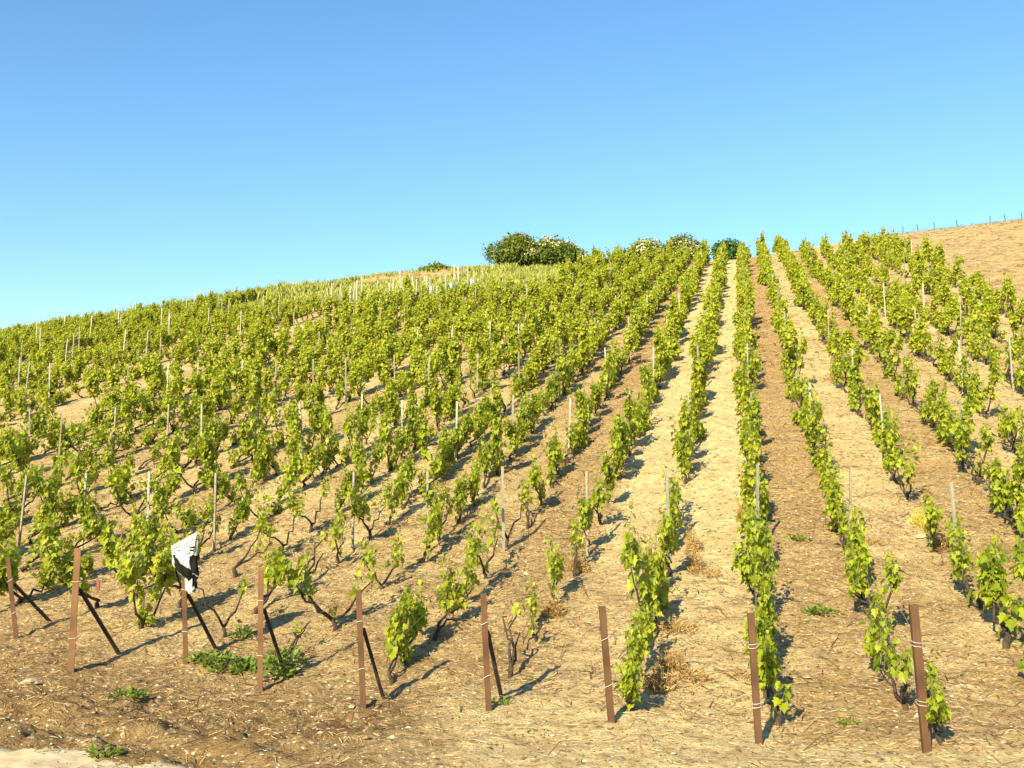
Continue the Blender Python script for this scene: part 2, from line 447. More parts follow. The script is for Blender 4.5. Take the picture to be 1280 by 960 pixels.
def vine_plan(seed, dens=1.0, spread=1.0, bare=False):
    """local frame: x up the row, y across, z up. Returns wood tubes, shoot tubes and leaf arrays"""
    r = np.random.RandomState(seed)
    wood, shoots, lp, la, ln, ls = [], [], [], [], [], []
    hgt = r.uniform(0.04, 0.13)
    tr = np.array([[0, 0, -0.12], [0.02 * r.randn(), 0.02 * r.randn(), 0.04], [0.04 * r.randn(), 0.03 * r.randn(), hgt]])
    wood.append((tr, np.array([0.036, 0.030, 0.027])))
    tips = []
    for a in range(r.choice([2, 2, 3])):
        sg = 1 if (a == 0 or r.rand() < 0.55) else -1
        L = r.uniform(0.4, 0.9) * spread
        el = R(r.uniform(20, 50)) if sg > 0 else R(r.uniform(25, 62))
        k = np.linspace(0, 1, 6)
        bend = np.c_[sg * np.cos(el) * L * k ** 0.9, 0.05 * r.randn() * k + 0.03 * r.randn(6), np.sin(el) * L * k ** r.uniform(0.7, 1.4) + 0.03 * r.randn(6)]
        pts = tr[-1] + bend; pts[0] = tr[-1]
        wood.append((pts, np.linspace(0.018, 0.007, 6)))
        for q in ([5] if r.rand() < 0.2 else [4, 5]): tips.append(pts[q])
        if r.rand() < 0.8: tips.append(pts[3])
        if r.rand() < 0.5 * dens: tips.append(pts[5] + 0.03 * r.randn(3))
    if r.rand() < 0.35: tips.append(tr[-1])
    if bare: tips = tips[:1]
    for tp in tips:
        for _ in range(max(1, int(round(r.uniform(0.7, 1.7) * dens)))):
            L = r.uniform(0.18, 0.44) * (0.6 if bare else 1)
            stray = r.rand() < 0.16
            if stray: L = r.uniform(0.45, 0.68)
            d = unit(np.array([0.30 * r.randn(), 0.10 * r.randn(), 1.0]))
            k = np.linspace(0, 1, 5)
            pts = tp + L * (k[:, None] * d) + np.c_[0.05 * r.randn() * k ** 2, 0.04 * r.randn() * k ** 2, -0.06 * k ** 2 * r.rand()]
            shoots.append((pts, np.linspace(0.0045, 0.002, 5)))
            m = int(L / (0.07 if stray else 0.034)) + 2
            for i in range(m):
                q = (i + 0.5 * r.rand()) / m
                c = np.array([np.interp(q, k, pts[:, j]) for j in range(3)])
                ang = i * math.pi + r.uniform(-0.9, 0.9) + R(90) * r.randint(0, 2)
                o = np.array([math.cos(ang), math.sin(ang), 0])
                pl = r.uniform(0.02, 0.07) * (1 - 0.5 * q)
                lp.append(c + o * pl + [0, 0, 0.02])
                la.append(o * r.uniform(0.5, 1.0) + np.array([0, 0, -r.uniform(0.0, 1.1)]) + 0.25 * r.randn(3))
                ln.append(np.array([0, 0, 0.8]) + o * r.uniform(0.1, 0.8) + 0.35 * r.randn(3))
                ls.append(r.uniform(0.055, 0.115) * (1.0 - 0.55 * q ** 3))
    return wood, shoots, np.array(lp), np.array(la), np.array(ln), np.array(ls)

def vine_meshes(seed, dens, spread=1.0, bare=False):
    wood, shoots, lp, la, ln, ls = vine_plan(seed, dens, spread, bare)
    w = MB()
    for p, rd in wood:
        w.tube(p, rd * np.random.RandomState(seed).uniform(0.9, 1.15, len(rd)), 6)
    f = MB(); place_leaves(f, lp, la, ln, ls)
    for p, rd in shoots: f.tube(p, rd, 4, mat=1, cap=False)
    return w.mesh('vine_trunk', BARK, True), f.mesh('vine_foliage', [LEAF, SHOOT], False)

KINDS = {}
for i in range(9): KINDS['full%d' % i] = (100 + i, 2.3, 0.9)
for i in range(10): KINDS['mid%d' % i] = (200 + i, 1.4, 1.0)
for i in range(6): KINDS['thin%d' % i] = (300 + i, 0.7, 0.9)
for i in range(3): KINDS['bare%d' % i] = (400 + i, 0.6, 1.0)
VM = {k: vine_meshes(v[0], v[1], v[2], k.startswith('bare')) for k, v in KINDS.items()}

def ordinal(n):
    w = ['zeroth', 'first', 'second', 'third', 'fourth', 'fifth', 'sixth', 'seventh', 'eighth', 'ninth', 'tenth', 'eleventh', 'twelfth', 'thirteenth', 'fourteenth',
         'fifteenth', 'sixteenth', 'seventeenth', 'eighteenth', 'nineteenth', 'twentieth']
    if n <= 20: return w[n]
    tens = {2: 'twenty', 3: 'thirty', 4: 'forty', 5: 'fifty'}[n // 10]
    return {20: 'twentieth', 30: 'thirtieth', 40: 'fortieth', 50: 'fiftieth'}[n] if n % 10 == 0 else tens + '-' + w[n % 10]

def row_name(k):
    """the row as one can find it: counted from the end post in the plastic bag (row 5)"""
    if k == 5: return 'the row behind the bagged post'
    if k < 5: return 'the %s row right of the bagged post' % ordinal(5 - k)
    return 'the %s row left of the bagged post' % ordinal(k - 5)

def row_start(k):
    base = {-1: 0.12, 0: 0.0, 1: 0.64, 2: 1.07, 3: 0.99, 4: 1.26, 5: 1.8, 6: 1.52, 7: 2.04}
    return base.get(k, 2.2 + 0.27 * (k - 8) if k > 7 else 0.1 + 0.3 * (-1 - k))

rv = np.random.RandomState(5)
HAND = {   # row: [(t, kind, scale)] where the photograph shows single plants near the foot of the rows
    -1: [(0.42, 'mid3', 0.62), (1.35, 'mid1', 0.85), (2.3, 'thin2', 0.9), (3.3, 'mid5', 0.9), (4.3, 'full2', 0.85)],
    0: [(0.8, 'full1', 0.85), (1.5, 'full1', 0.9), (2.4, 'full4', 0.85), (3.3, 'mid0', 1.0), (4.2, 'full3', 0.9), (5.1, 'full5', 0.95)],
    1: [(0.85, 'full4', 0.8), (1.7, 'mid6', 0.75), (2.6, 'mid2', 0.9), (3.2, 'full7', 1.0), (4.1, 'full8', 1.0), (5.3, 'mid3', 1.0)],
    2: [(1.75, 'bare0', 0.9), (2.9, 'mid4', 0.75), (3.9, 'mid9', 0.85), (5.2, 'thin0', 1.0), (6.5, 'mid6', 0.9)],
    3: [(1.5, 'full3', 0.95), (2.0, 'full6', 0.9), (2.8, 'mid7', 0.9), (3.7, 'mid8', 1.0), (5.0, 'thin1', 1.0), (6.3, 'bare1', 1.0)],
    4: [(1.9, 'bare2', 0.8), (3.0, 'thin3', 1.0), (4.4, 'mid1', 0.8), (5.6, 'thin5', 1.0)],
    5: [(2.5, 'bare1', 0.9), (3.4, 'thin4', 0.9), (4.6, 'bare0', 1.0), (5.6, 'thin1', 0.9)],
    6: [(2.75, 'full5', 1.15), (3.6, 'mid9', 1.1), (4.9, 'thin2', 1.1), (6.0, 'mid0', 0.9)],
    7: [(3.5, 'full3', 1.1), (4.1, 'full0', 1.0), (4.7, 'thin0', 1.0), (5.7, 'mid5', 1.0)],
    -2: [(1.5, 'full8', 1.0), (2.2, 'full7', 1.15), (3.0, 'full1', 1.15), (4.1, 'mid4', 1.0), (5.4, 'thin3', 0.9)],
}
def row_end(k):
    s = -PITCHROW * k
    if k <= -3: return float(crest(s)) - 4.0
    if k <= 8: return float(crest(s)) + 3.0
    if k <= 15: return 37.5 - 0.3 * (k - 9)
    if k <= 25: return min(36.5, float(crest(s)) - 10)
    return float(crest(s)) + 3.0

plants = []
for k in list(range(-7, 16)) + list(range(17, 50)):
    s0 = -PITCHROW * k
    t = row_start(k) + rv.uniform(0.6, 1.0)
    if k >= 17: t = max(t, 4.0); s0 -= 0.3
    hand = HAND.get(k, [])
    for (tt, kd, sc) in hand: plants.append((k, s0 + rv.randn() * 0.03 + {(1, 0.85): 0.11, (0, 0.8): 0.12, (3, 1.5): 0.08}.get((k, tt), 0), tt, kd, sc))
    if hand: t = hand[-1][0] + 0.95
    e = row_end(k)
    while t < e:
        sparse = 2 <= k <= 6 and t < 7.5
        right = -1 <= k <= 1
        q = rv.rand()
        if right: kd = 'full' if q < 0.72 else 'mid' if q < 0.97 else 'thin'
        elif k <= -2: kd = 'full' if q < 0.42 else 'mid' if q < 0.88 else 'thin'
        elif sparse: kd = 'full' if q < 0.28 else 'mid' if q < 0.74 else 'thin' if q < 0.92 else 'bare'
        elif k >= 17: kd = 'full'
        else: kd = 'full' if q < 0.8 else 'mid' if q < 0.97 else 'thin'
        cnt = {'full': 9, 'mid': 10, 'thin': 6, 'bare': 3}[kd]
        if rv.rand() > (0.04 if k <= -2 else 0.03 if not sparse else 0.08):
            plants.append((k, s0 + rv.randn() * 0.04, t, kd + str(rv.randint(cnt)), rv.uniform(0.80, 1.10) * (0.82 if k >= 17 else 1.08 if t > 9 else 0.98)))
        t += rv.uniform(0.85, 1.1) * (0.56 if k >= 17 else 0.74 if t > 9 and k >= -1 else 0.84 if t > 9 else 0.84 if k >= 5 else 1.0)

info = []
for (k, s, t, kd, sc) in plants:
    x, y = xy(s, t); z = float(ground(x, y))
    u, v, dz = pix(x, y, z + 0.55 * sc)
    m = 0.5 * FPX * sc / dz
    inside = dz > 0 and -m * 0.6 < u < 1280 + m * 0.6 and v < 960 + m
    near = dz > 0 and -300 < u < 1580
    info.append((dz, inside, near, k, s, t, kd, sc, x, y, z))
order = sorted([i for i in range(len(info)) if info[i][1]], key=lambda i: info[i][0])
single = set(order[:300])

rows_count = {}
LOOK = {'full': 'dense leafy', 'mid': 'medium leafy', 'thin': 'sparse thin-leaved', 'bare': 'nearly bare'}
seq = sorted(single, key=lambda i: (info[i][3], info[i][5]))
rz_ = np.random.RandomState(8)
for i in seq:
    dz, _, _, k, s, t, kd, sc, x, y, z = info[i]
    rows_count[k] = rows_count.get(k, 0) + 1
    flip = math.pi if (rz_.rand() < 0.22) else 0.0
    v = empty('grapevine', (x, y, z), ROW_ANG + flip + rz_.uniform(-0.25, 0.25))
    v.scale = (sc * 1.05, sc * rz_.uniform(0.75, 0.95), sc * rz_.uniform(0.92, 1.1))
    tag(v, '%s grapevine, %s plant up %s' % (LOOK[kd[:-1]], ordinal(rows_count[k]), row_name(k)), 'grapevine', 'grapevines in rows on the slope')
    for nm, me in zip(('trunk', 'foliage'), VM[kd]):
        c = bpy.data.objects.new(nm, me); c.parent = v; link(c)

# the vines farther up: past the nearest 300 they are one mass
far = MB(); FAR_PLAN = [vine_plan(700 + i, 2.9, 0.95) for i in range(14)] + [vine_plan(720 + i, 1.8) for i in range(8)] + [vine_plan(740 + i, 0.75) for i in range(4)]
rf = np.random.RandomState(21)
for i, rec in enumerate(info):
    if i in single: continue
    dz, inside, near, k, s, t, kd, sc, x, y, z = rec
    if not near: continue
    if kd[:-1] == 'full': pl = FAR_PLAN[rf.randint(14)]
    elif kd[:-1] == 'mid': pl = FAR_PLAN[14 + rf.randint(8)]
    else: pl = FAR_PLAN[22 + rf.randint(4)]
    a = ROW_ANG + (math.pi if rf.rand() < 0.3 else 0) + rf.uniform(-0.3, 0.3)
    M = np.array([[math.cos(a), -math.sin(a), 0], [math.sin(a), math.cos(a), 0], [0, 0, 1.0]])
    O = np.array([x, y, z]); wood, _, lp, la, ln, ls = pl
    for p, rd in wood[:3]:
        far.tube((p * sc) @ M.T + O, rd, 4, mat=1, cap=False)
    keep = rf.rand(len(lp)) < (1.0 if dz < 40 else 0.85)
    place_leaves(far, (lp[keep] * sc) @ M.T + O, la[keep] @ M.T, ln[keep] @ M.T, ls[keep] * sc * (1.05 if dz < 40 else 1.2), QT, QF, 0)
tag(far.build('distant_grapevines', [LEAF, BARK]), 'close set green vine rows covering the upper slope', 'vine rows', 'grapevines in rows on the slope', 'stuff')

# ------------------------------------------------------------------ end posts with braces
def post_outline(w, th, d):      # angle iron: wide flange faces down the row, short flange at its left edge
    return [(-w / 2, 0), (w / 2, 0), (w / 2, th), (-w / 2 + th, th), (-w / 2 + th, d), (-w / 2, d)]

POSTS = {   # row: base pixel, top pixel, brace foot distance up the row (None: no brace seen)
    7: ((20, 800), (10, 695), 0.75, 'leftmost slim rusty end post leaning beside its dark brace'),
    6: ((88, 840), (97, 685), 0.75, 'broad pale-fronted rusty end post, second from the left edge'),
    5: ((232, 832), (229, 700), 0.6, 'rusty end post whose top is wrapped in a plastic bag'),
    4: ((325, 864), (326, 712), 0.55, 'rusty end post first right of the bagged post, weeds at its foot'),
    3: ((454, 885), (448, 737), 0.55, 'rusty end post in front of the low bushy vine'),
    2: ((611, 893), (604, 742), 0.6, 'rusty end post with a brace and a bare stump just behind'),
    1: ((765, 908), (753, 757), None, 'rusty end post with leaves hugging its right side, dry weeds beyond'),
    0: ((949, 925), (939, 766), None, 'dark rusty end post at the foot of the dense vine row'),
    -1: ((1160, 940), (1143, 756), None, 'rightmost tall rusty end post leaning, leaves low on both sides'),
}
post_at = {}
for k, (b, tp, brace, lab) in POSTS.items():
    x, y = at(*b); z = float(ground(x, y))
    # height from the photograph at the post's own distance
    u, v = (tp[0] - 640) / FPX, (480 - tp[1]) / FPX
    cp, sp = math.cos(PITCH), math.sin(PITCH)
    d = np.array([u, cp - v * sp, sp + v * cp]); d = d * (y / d[1])
    H = float(d[2] + EYE - z); lean = math.atan2(d[0] - x, H)
    post_at[k] = (x, y, z, H)
    root = empty('end_post', (x, y, z), 0.0)
    root.rotation_euler = (0, lean, R(-6 + (k * 37) % 13))
    tag(root, lab, 'vineyard post', 'rusty end posts along the foot of the rows')
    w = {6: 0.066, -1: 0.054}.get(k, 0.047)
    pm = MB(); pm.prism(post_outline(w, 0.007, 0.045), -0.25, H)
    po = pm.build('post_bar', PALERUST if k in (6, 4) else RUST, root)
    bv = po.modifiers.new('bevel', 'BEVEL'); bv.width = 0.0015; bv.segments = 1
    for hh in ((0.30, 0.70) if k % 2 else (0.27, 0.72)):
        tm = MB(); n = 17; th = np.linspace(0, 2 * math.pi * (2 if k in (0, -1) else 1), n * 2)
        tm.tube(np.c_[np.clip(np.cos(th) * 1.35, -1, 1) * (w / 2 + 0.005), 0.022 + np.clip(np.sin(th) * 1.35, -1, 1) * 0.031, hh * H + 0.012 * np.sin(th + k) + 0.004 * th], 0.0021, 5)
        tm.build('wire_tie', TIE, root, True)
    if brace:
        bx, by = DX * brace, DY * brace
        gz = float(ground(x + bx, y + by)) - z
        bm = MB(); top = np.array([0.01 + DX * 0.05, 0.05, H * 0.66]); foot = np.array([bx, by, gz - 0.15])
        bm.tube([top, top * 0.5 + foot * 0.5, foot], 0.021, 4)
        bo = bm.build('brace', DARKSHADEDSTEEL, root)  # dark tone puts the post's shadow into the brace colour
        # undo the lean and turn of the root for the brace so that its foot stays on the row
        bo.matrix_parent_inverse = root.matrix_world.inverted() if False else bo.matrix_parent_inverse
        bpy.context.view_layer.update()

# ------------------------------------------------------------------ stakes inside the rows
def stake_mesh(name, mat, h, w=0.031):
    m = MB(); o = [(-w / 2, 0), (w / 2, 0), (w / 2, w * 0.75), (w / 2 - 0.005, w * 0.75), (w / 2 - 0.005, 0.005), (-w / 2 + 0.005, 0.005), (-w / 2 + 0.005, w * 0.75), (-w / 2, w * 0.75)]
    m.prism(o, -0.3, h)
    for q in (0.35, 0.6, 0.85):      # the wire hooks pressed out of the profile
        m.prism([(-0.006, -0.012), (0.006, -0.012), (0.006, 0.001), (-0.006, 0.001)], h * q, h * q + 0.02)
    return m.mesh(name, mat)
STK = [stake_mesh('galvanised_stake', GALV, 1.15), stake_mesh('galvanised_stake_tall', GALV, 1.3), stake_mesh('weathered_stake', GREYSTAKE, 1.12)]
rs = np.random.RandomState(77)
stakes = []
for k in list(range(-7, 16)) + list(range(17, 42)):
    s = -PITCHROW * k - (0.3 if k >= 17 else 0)
    t = 6.08 if k > -2 else 5.1
    if k in (8, 9): t = 6.08
    if k >= 17: t = 6.0 + rs.uniform(0, 4)
    e = row_end(k) - 1.0
    while t < e:
        x, y = xy(s + rs.randn() * 0.02, t + (rs.randn() * 0.25 if t > 8 else 0.0)); z = float(ground(x, y))
        u, v, dz = pix(x, y, z + 1.0)
        if 0 < u < 1280 and v < 960 and rs.rand() < (0.97 if t < 20 else 0.8 if k < 26 else 0.4): stakes.append((dz, k, t, x, y, z))
        t += 5.12
stakes.sort(); stakes = stakes[:298]
cnt = {}
for dz, k, t, x, y, z in sorted(stakes, key=lambda a: (a[1], a[2])):
    cnt[k] = cnt.get(k, 0) + 1
    dark = rs.rand() < 0.38 or (k == -1 and t < 8)
    if k >= 17: dark = rs.rand() < 0.12
    o = bpy.data.objects.new('vine_stake', STK[2] if dark else STK[1 if k >= 17 else 0])
    o.location = (x, y, z); o.rotation_euler = (R(rs.randn() * 1.6), R(rs.randn() * 1.6), R(rs.uniform(-30, 30)))
    link(o)
    tag(o, '%s stake, %s up %s' % ('grey weathered' if dark else 'pale galvanised', ordinal(cnt[k]), row_name(k)), 'vine stake', 'metal stakes holding the wires of the rows')

# ------------------------------------------------------------------ trellis wires of the rows that start at the end posts
for k in range(-1, 8):
    x0, y0, z0, H = post_at[k]
    for nm, hh in (('low', 0.29), ('upper', 0.71)):
        m = MB(); tt0 = st(x0, y0)[1]; pts = [(x0, y0 + 0.03, z0 + hh * H)]
        for t in np.arange(6.08, 27, 5.12):
            x, y = xy(-PITCHROW * k, t); z = float(hill(-PITCHROW * k, t)); p0 = np.array(pts[-1]); p1 = np.array((x, y, z + (0.34 if nm == 'low' else 0.72)))
            for q in (0.33, 0.66): pts.append(tuple(p0 * (1 - q) + p1 * q - np.array([0, 0, 0.03])))
            pts.append(tuple(p1))
        m.tube(pts, 0.0016, 4)
        tag(m.build('trellis_wire', WIRE), '%s thin trellis wire along %s' % (nm, row_name(k)), 'wire', 'trellis wires of the rows')
x, y = at(122, 742); z = float(ground(x, y))
tm = MB(); tm.prism([(-0.018, -0.004), (0.018, -0.004), (0.022, 0.004), (-0.014, 0.004)], 0.0, 0.13); tm.prism([(-0.004, -0.003), (0.004, -0.003), (0.004, 0.003), (-0.004, 0.003)], -0.2, 0.0)
rt = tm.build('marker_peg', REDTAG); rt.location = (x, y, z + 0.05)
tag(rt, 'small dull red marker peg behind the second post from the left edge', 'marker')

# ------------------------------------------------------------------ the plastic bag pulled over an end post
def build_bag():
    x, y, z, H = post_at[5]
    nth, nz = 96, 90
    a = np.linspace(0, 2 * math.pi, nth, endpoint=False); q = np.linspace(0, 1, nz)
    A, Q = np.meshgrid(a, q)
    hw = np.interp(Q, [0, 0.06, 0.22, 0.34, 0.5, 0.7, 1.0], [0.060, 0.052, 0.056, 0.098, 0.115, 0.122, 0.128])
    dp = np.interp(Q, [0, 0.2, 0.34, 0.5, 0.75, 1.0], [0.048, 0.045, 0.07, 0.072, 0.05, 0.012])
    fold = 1 + 0.10 * np.sin(5 * A + 7 * Q) * np.interp(Q, [0, 0.3, 1], [1.4, 0.9, 0.3]) + 0.06 * np.sin(9 * A - 16 * Q)
    X = np.cos(A) * hw * fold + np.interp(Q, [0, 0.25, 0.5, 1], [0.015, 0.005, -0.055, -0.085])
    Yv = np.sin(A) * dp * fold
    Z = Q * 0.54 + (X * 0.50) * np.clip((Q - 0.35) / 0.65, 0, 1) + 0.012 * np.sin(3 * A + 2) * (Q < 0.2) - 0.02 * (1 - Q) * np.cos(A * 4)
    V = np.stack([X, Yv, Z], -1).reshape(-1, 3)
    I = np.arange(nz * nth).reshape(nz, nth)
    F = np.stack([I[:-1], np.roll(I, -1, 1)[:-1], np.roll(I, -1, 1)[1:], I[1:]], -1).reshape(-1, 4)
    ac = (A + math.pi / nth)[:-1].ravel(); qc = (Q[:-1] + 0.5 / nz).ravel(); h = np.cos(ac)
    front = np.sin(ac) < 0.25
    mi = np.zeros(len(qc), int)
    tri = (qc > 0.20) & (qc < 0.74 - 0.40 * (h + 0.9) / 1.5) & (h < 0.62) & (h > -0.9)
    strip = (h > 0.55) & (qc > 0.06) & (qc < 0.58 + 0.03 * h) & ~((qc > 0.265) & (qc < 0.285))
    mi[tri | strip] = 1
    for lo in (0.83, 0.868, 0.906, 0.944, 0.978): mi[(qc > lo) & (qc < lo + 0.016)] = 2
    logo = (((h - 0.58) / 0.22) ** 2 + ((qc - 0.69) / 0.045) ** 2 < 1) | (((h - 0.72) / 0.16) ** 2 + ((qc - 0.745) / 0.03) ** 2 < 1)
    mi[logo & (np.sin(qc * 120 + h * 9) > -0.8)] = 1
    mi[logo & (np.abs(h - 0.5) < 0.05) & (np.abs(qc - 0.70) < 0.02)] = 0
    text = (np.abs(qc - 0.785) < 0.016) & (h > -0.62) & (h < 0.55) & (np.sin(h * 42) + 0.5 * np.sin(h * 97) > 0.05)
    mi[text] = 1
    mi[~front & (mi == 2)] = 0
    m = MB(); m.add(V, F, mi)
    top = I[-1]; m.poly = [(tuple(int(i) for i in top), 0)]
    o = m.build('plastic_bag', [BWHITE, BBLACK, BGREY], smooth=True)
    o.location = (x + 0.005, y + 0.01, z + H * 0.70); o.rotation_euler = (R(-4), R(-1.5), R(-8))
    tag(o, 'crumpled white and black printed plastic bag pulled over a rusty post', 'plastic bag')
build_bag()

# ------------------------------------------------------------------ stones, stems, twigs on the ground
OCT_V = np.array([(1, 0, 0), (0.25, 0.9, 0.1), (-0.8, 0.5, 0), (-0.7, -0.6, 0.1), (0.3, -0.95, 0), (0.1, 0.05, 0.75), (-0.1, 0, -0.6)])
OCT_F = np.array([(0, 1, 5), (1, 2, 5), (2, 3, 5), (3, 4, 5), (4, 0, 5), (1, 0, 6), (2, 1, 6), (3, 2, 6), (4, 3, 6), (0, 4, 6)])
rg = np.random.RandomState(31)
def scatter_pts(n, s0, s1, t0, t1, pw=1.0):
    s = rg.uniform(s0, s1, n); t = t0 + (t1 - t0) * rg.rand(n) ** pw
    x, y = xy(s, t); return s, t, x, y, ground(x, y)
def frames(n):
    a = rg.uniform(0, 2 * math.pi, n); c, s = np.cos(a), np.sin(a); M = np.zeros((n, 3, 3)); M[:, 0, 0] = c; M[:, 0, 1] = -s; M[:, 1, 0] = s; M[:, 1, 1] = c; M[:, 2, 2] = 1
    return M
def stones(n, lo, hi, area):
    s, t, x, y, z = scatter_pts(n, *area)
    sz = lo + (hi - lo) * rg.rand(n) ** 3
    V = OCT_V[None] * (1 + 0.3 * rg.randn(n, 7, 1) * 0.6) * np.stack([sz, sz * rg.uniform(0.5, 1, n), sz * rg.uniform(0.3, 0.7, n)], -1)[:, None]
    V = np.einsum('nij,nkj->nki', frames(n), V) + np.stack([x, y, z], -1)[:, None]
    return V.reshape(-1, 3), (OCT_F[None] + (np.arange(n) * 7)[:, None, None]).reshape(-1, 3)
sm = MB()
for n, lo, hi, ar in ((7500, 0.004, 0.026, (-11, 5, -1.9, 7.5, 1.2)), (6500, 0.01, 0.034, (-16, 8, 7, 20, 1.2)), (500, 0.015, 0.045, (-11, 5, -1.2, 8, 1.0)), (5000, 0.02, 0.055, (-12, 8, 19, 52, 1.2)), (4500, 0.004, 0.016, (-9, -1.5, -1.9, 2, 1.0))):
    V, F = stones(n, lo, hi, ar); sm.add(V, F)
tag(sm.build('chalk_stones', STONE), 'small pale chalk stones strewn over the soil', 'stones', kind='stuff')

def stems(n, l0, l1, r0, area, lift=0.006, curl=0.15, bare=0.7):
    s, t, x, y, z = scatter_pts(n, *area)
    # the swept foot of the slope and the two pale lanes carry little litter
    pale = ((t < ROWEND(s) + 0.35) & (s > -2.6)) | ((s > -2.1) & (s < -0.1) & (t > 5))
    ok = ~pale | (rg.rand(n) > bare); s, t, x, y, z = s[ok], t[ok], x[ok], y[ok], z[ok]; n = len(s)
    L = rg.uniform(l0, l1, n); a = rg.uniform(0, 2 * math.pi, n); b = a + rg.randn(n) * 0.45
    p0 = np.stack([x, y, z + lift], -1)
    d0 = np.stack([np.cos(a), np.sin(a), 0 * a], -1); d1 = np.stack([np.cos(b), np.sin(b), 0 * a], -1)
    p1 = p0 + d0 * L[:, None] * 0.5; p2 = p1 + d1 * L[:, None] * 0.5
    p1[:, 2] = ground(p1[:, 0], p1[:, 1]) + lift + rg.rand(n) * curl * L * 0.5; p2[:, 2] = ground(p2[:, 0], p2[:, 1]) + lift + rg.rand(n) * curl * L
    V = []
    for p, k in ((p0, 1.0), (p1, 0.9), (p2, 0.55)):
        nrm = np.stack([-np.sin(a), np.cos(a), 0 * a], -1) * (r0 * k)
        up = np.zeros_like(nrm); up[:, 2] = r0 * k * 1.5
        V += [p - nrm, p + nrm, p + up]
    V = np.stack(V, 1)
    f = np.array([(0, 3, 5, 2), (1, 2, 5, 4), (0, 1, 4, 3), (3, 6, 8, 5), (4, 5, 8, 7), (3, 4, 7, 6)])
    return V.reshape(-1, 3), (f[None] + (np.arange(n) * 9)[:, None, None]).reshape(-1, 4)
lm = MB()
for n, a, b, r_, ar in ((17000, 0.02, 0.095, 0.0026, (-9, 5, -0.3, 8, 1.1)), (11000, 0.04, 0.17, 0.0045, (-15, 8, 7, 20, 1.2)), (9000, 0.08, 0.3, 0.009, (-9, 8, 19, 54, 1.2)), (2500, 0.03, 0.12, 0.0025, (-11, 5, -1.9, 2, 1.0))):
    V, F = stems(n, a, b, r_, ar); lm.add(V, F)
tag(lm.build('dead_stem_litter', STRAW), 'brown dead stems and bark chips littering the lanes', 'litter', kind='stuff')
tw = MB()
for n, a, b, r_, ar in ((900, 0.10, 0.42, 0.0038, (-10, 5, -1.2, 8, 1.0)), (900, 0.08, 0.35, 0.0038, (-12, -1.2, 0, 14, 1.0)), (900, 0.2, 0.5, 0.005, (-15, 8, 7, 22, 1.0)), (2600, 0.12, 0.5, 0.009, (8.3, 26, 20, 60, 0.8))):
    V, F = stems(n, a, b, r_, ar, 0.008, 0.3); tw.add(V, F)
tag(tw.build('pruned_twigs', TWIG), 'dark pruned vine twigs lying on the soil', 'twigs', kind='stuff')

# separate larger stones that the photograph shows
STN = [(38, 858, 0.085, 'flat white chalk stone under the leftmost rusty posts'), (35, 868, 0.06, 'smaller chalk stone touching the flat white one at lower left'),
       (313, 866, 0.05, 'white stone at the foot of the first post right of the bag'), (1152, 668, 0.12, 'flat white stone beside the yellow weed'),
       (440, 884, 0.04, 'pale stone next to the post before the bushy vine'), (146, 946, 0.06, 'cream stone at the edge of the chalk track'),
       (350, 879, 0.04, 'small cream stone lying before the weedy post'), (204, 776, 0.055, 'round pale stone behind the second post from the left edge')]
for j, (px, py, w, lab) in enumerate(STN):
    x, y = at(px, py); z = float(ground(x, y)); r = np.random.RandomState(j)
    m = MB(); nu, nv = 10, 6; U, Vv = np.meshgrid(np.linspace(0, 2 * math.pi, nu, endpoint=False), np.linspace(-1.5, 1.5, nv))
    rad = 1 + 0.22 * r.randn(nv, nu) * np.cos(Vv)
    P = np.stack([np.cos(U) * np.cos(Vv) * rad * w, np.sin(U) * np.cos(Vv) * rad * w * 0.7, np.sin(Vv) * w * 0.38], -1)
    I = np.arange(nu * nv).reshape(nv, nu); F = np.stack([I[:-1], np.roll(I, -1, 1)[:-1], np.roll(I, -1, 1)[1:], I[1:]], -1).reshape(-1, 4)
    m.add(P.reshape(-1, 3), F); m.poly = [(tuple(int(i) for i in I[-1]), 0)]
    o = m.build('stone', STONE); o.location = (x, y, z + w * 0.12); o.rotation_euler = (0, 0, r.rand() * 3)
    tag(o, lab, 'stone')

# ------------------------------------------------------------------ weeds
def weed_clump(name, mat, n, rad, h, leaf, seed, broad=True):
    r = np.random.RandomState(seed); m = MB()
    ang = r.uniform(0, 2 * math.pi, n); rr = rad * np.sqrt(r.rand(n))
    P = np.stack([rr * np.cos(ang), rr * np.sin(ang), h * r.rand(n) ** 1.3 * np.exp(-(rr / rad) ** 2)], -1)
    A = np.stack([np.cos(ang), np.sin(ang), r.uniform(0.0, 1.4, n)], -1) + 0.5 * r.randn(n, 3)
    N = np.stack([0.4 * r.randn(n), 0.4 * r.randn(n), np.ones(n)], -1)
    T = QT * ([0.8, 1, 1] if broad else [0.13, 1.1, 1])
    place_leaves(m, P, A, N, leaf * r.uniform(0.6, 1.2, n), T, QF)
    for _ in range(max(4, n // 14)):
        a = r.uniform(0, 6.28); d = r.rand() * rad * 0.6
        b = np.array([d * math.cos(a), d * math.sin(a), -0.03]); m.tube([b, b + [0.02 * r.randn(), 0.02 * r.randn(), h * 0.5], b + [0.05 * r.randn(), 0.05 * r.randn(), h * r.uniform(0.6, 1.0)]], [0.004, 0.003, 0.0015], 4)
    return m.mesh(name, mat)
def put(me, name, px, py, lab, cat, group, sc=1.0, rz=0.0):
    x, y = at(px, py); o = bpy.data.objects.new(name, me); o.location = (x, y, float(ground(x, y)))
    o.rotation_euler = (0, 0, rz); o.scale = (sc, sc, sc); link(o); return tag(o, lab, cat, group)
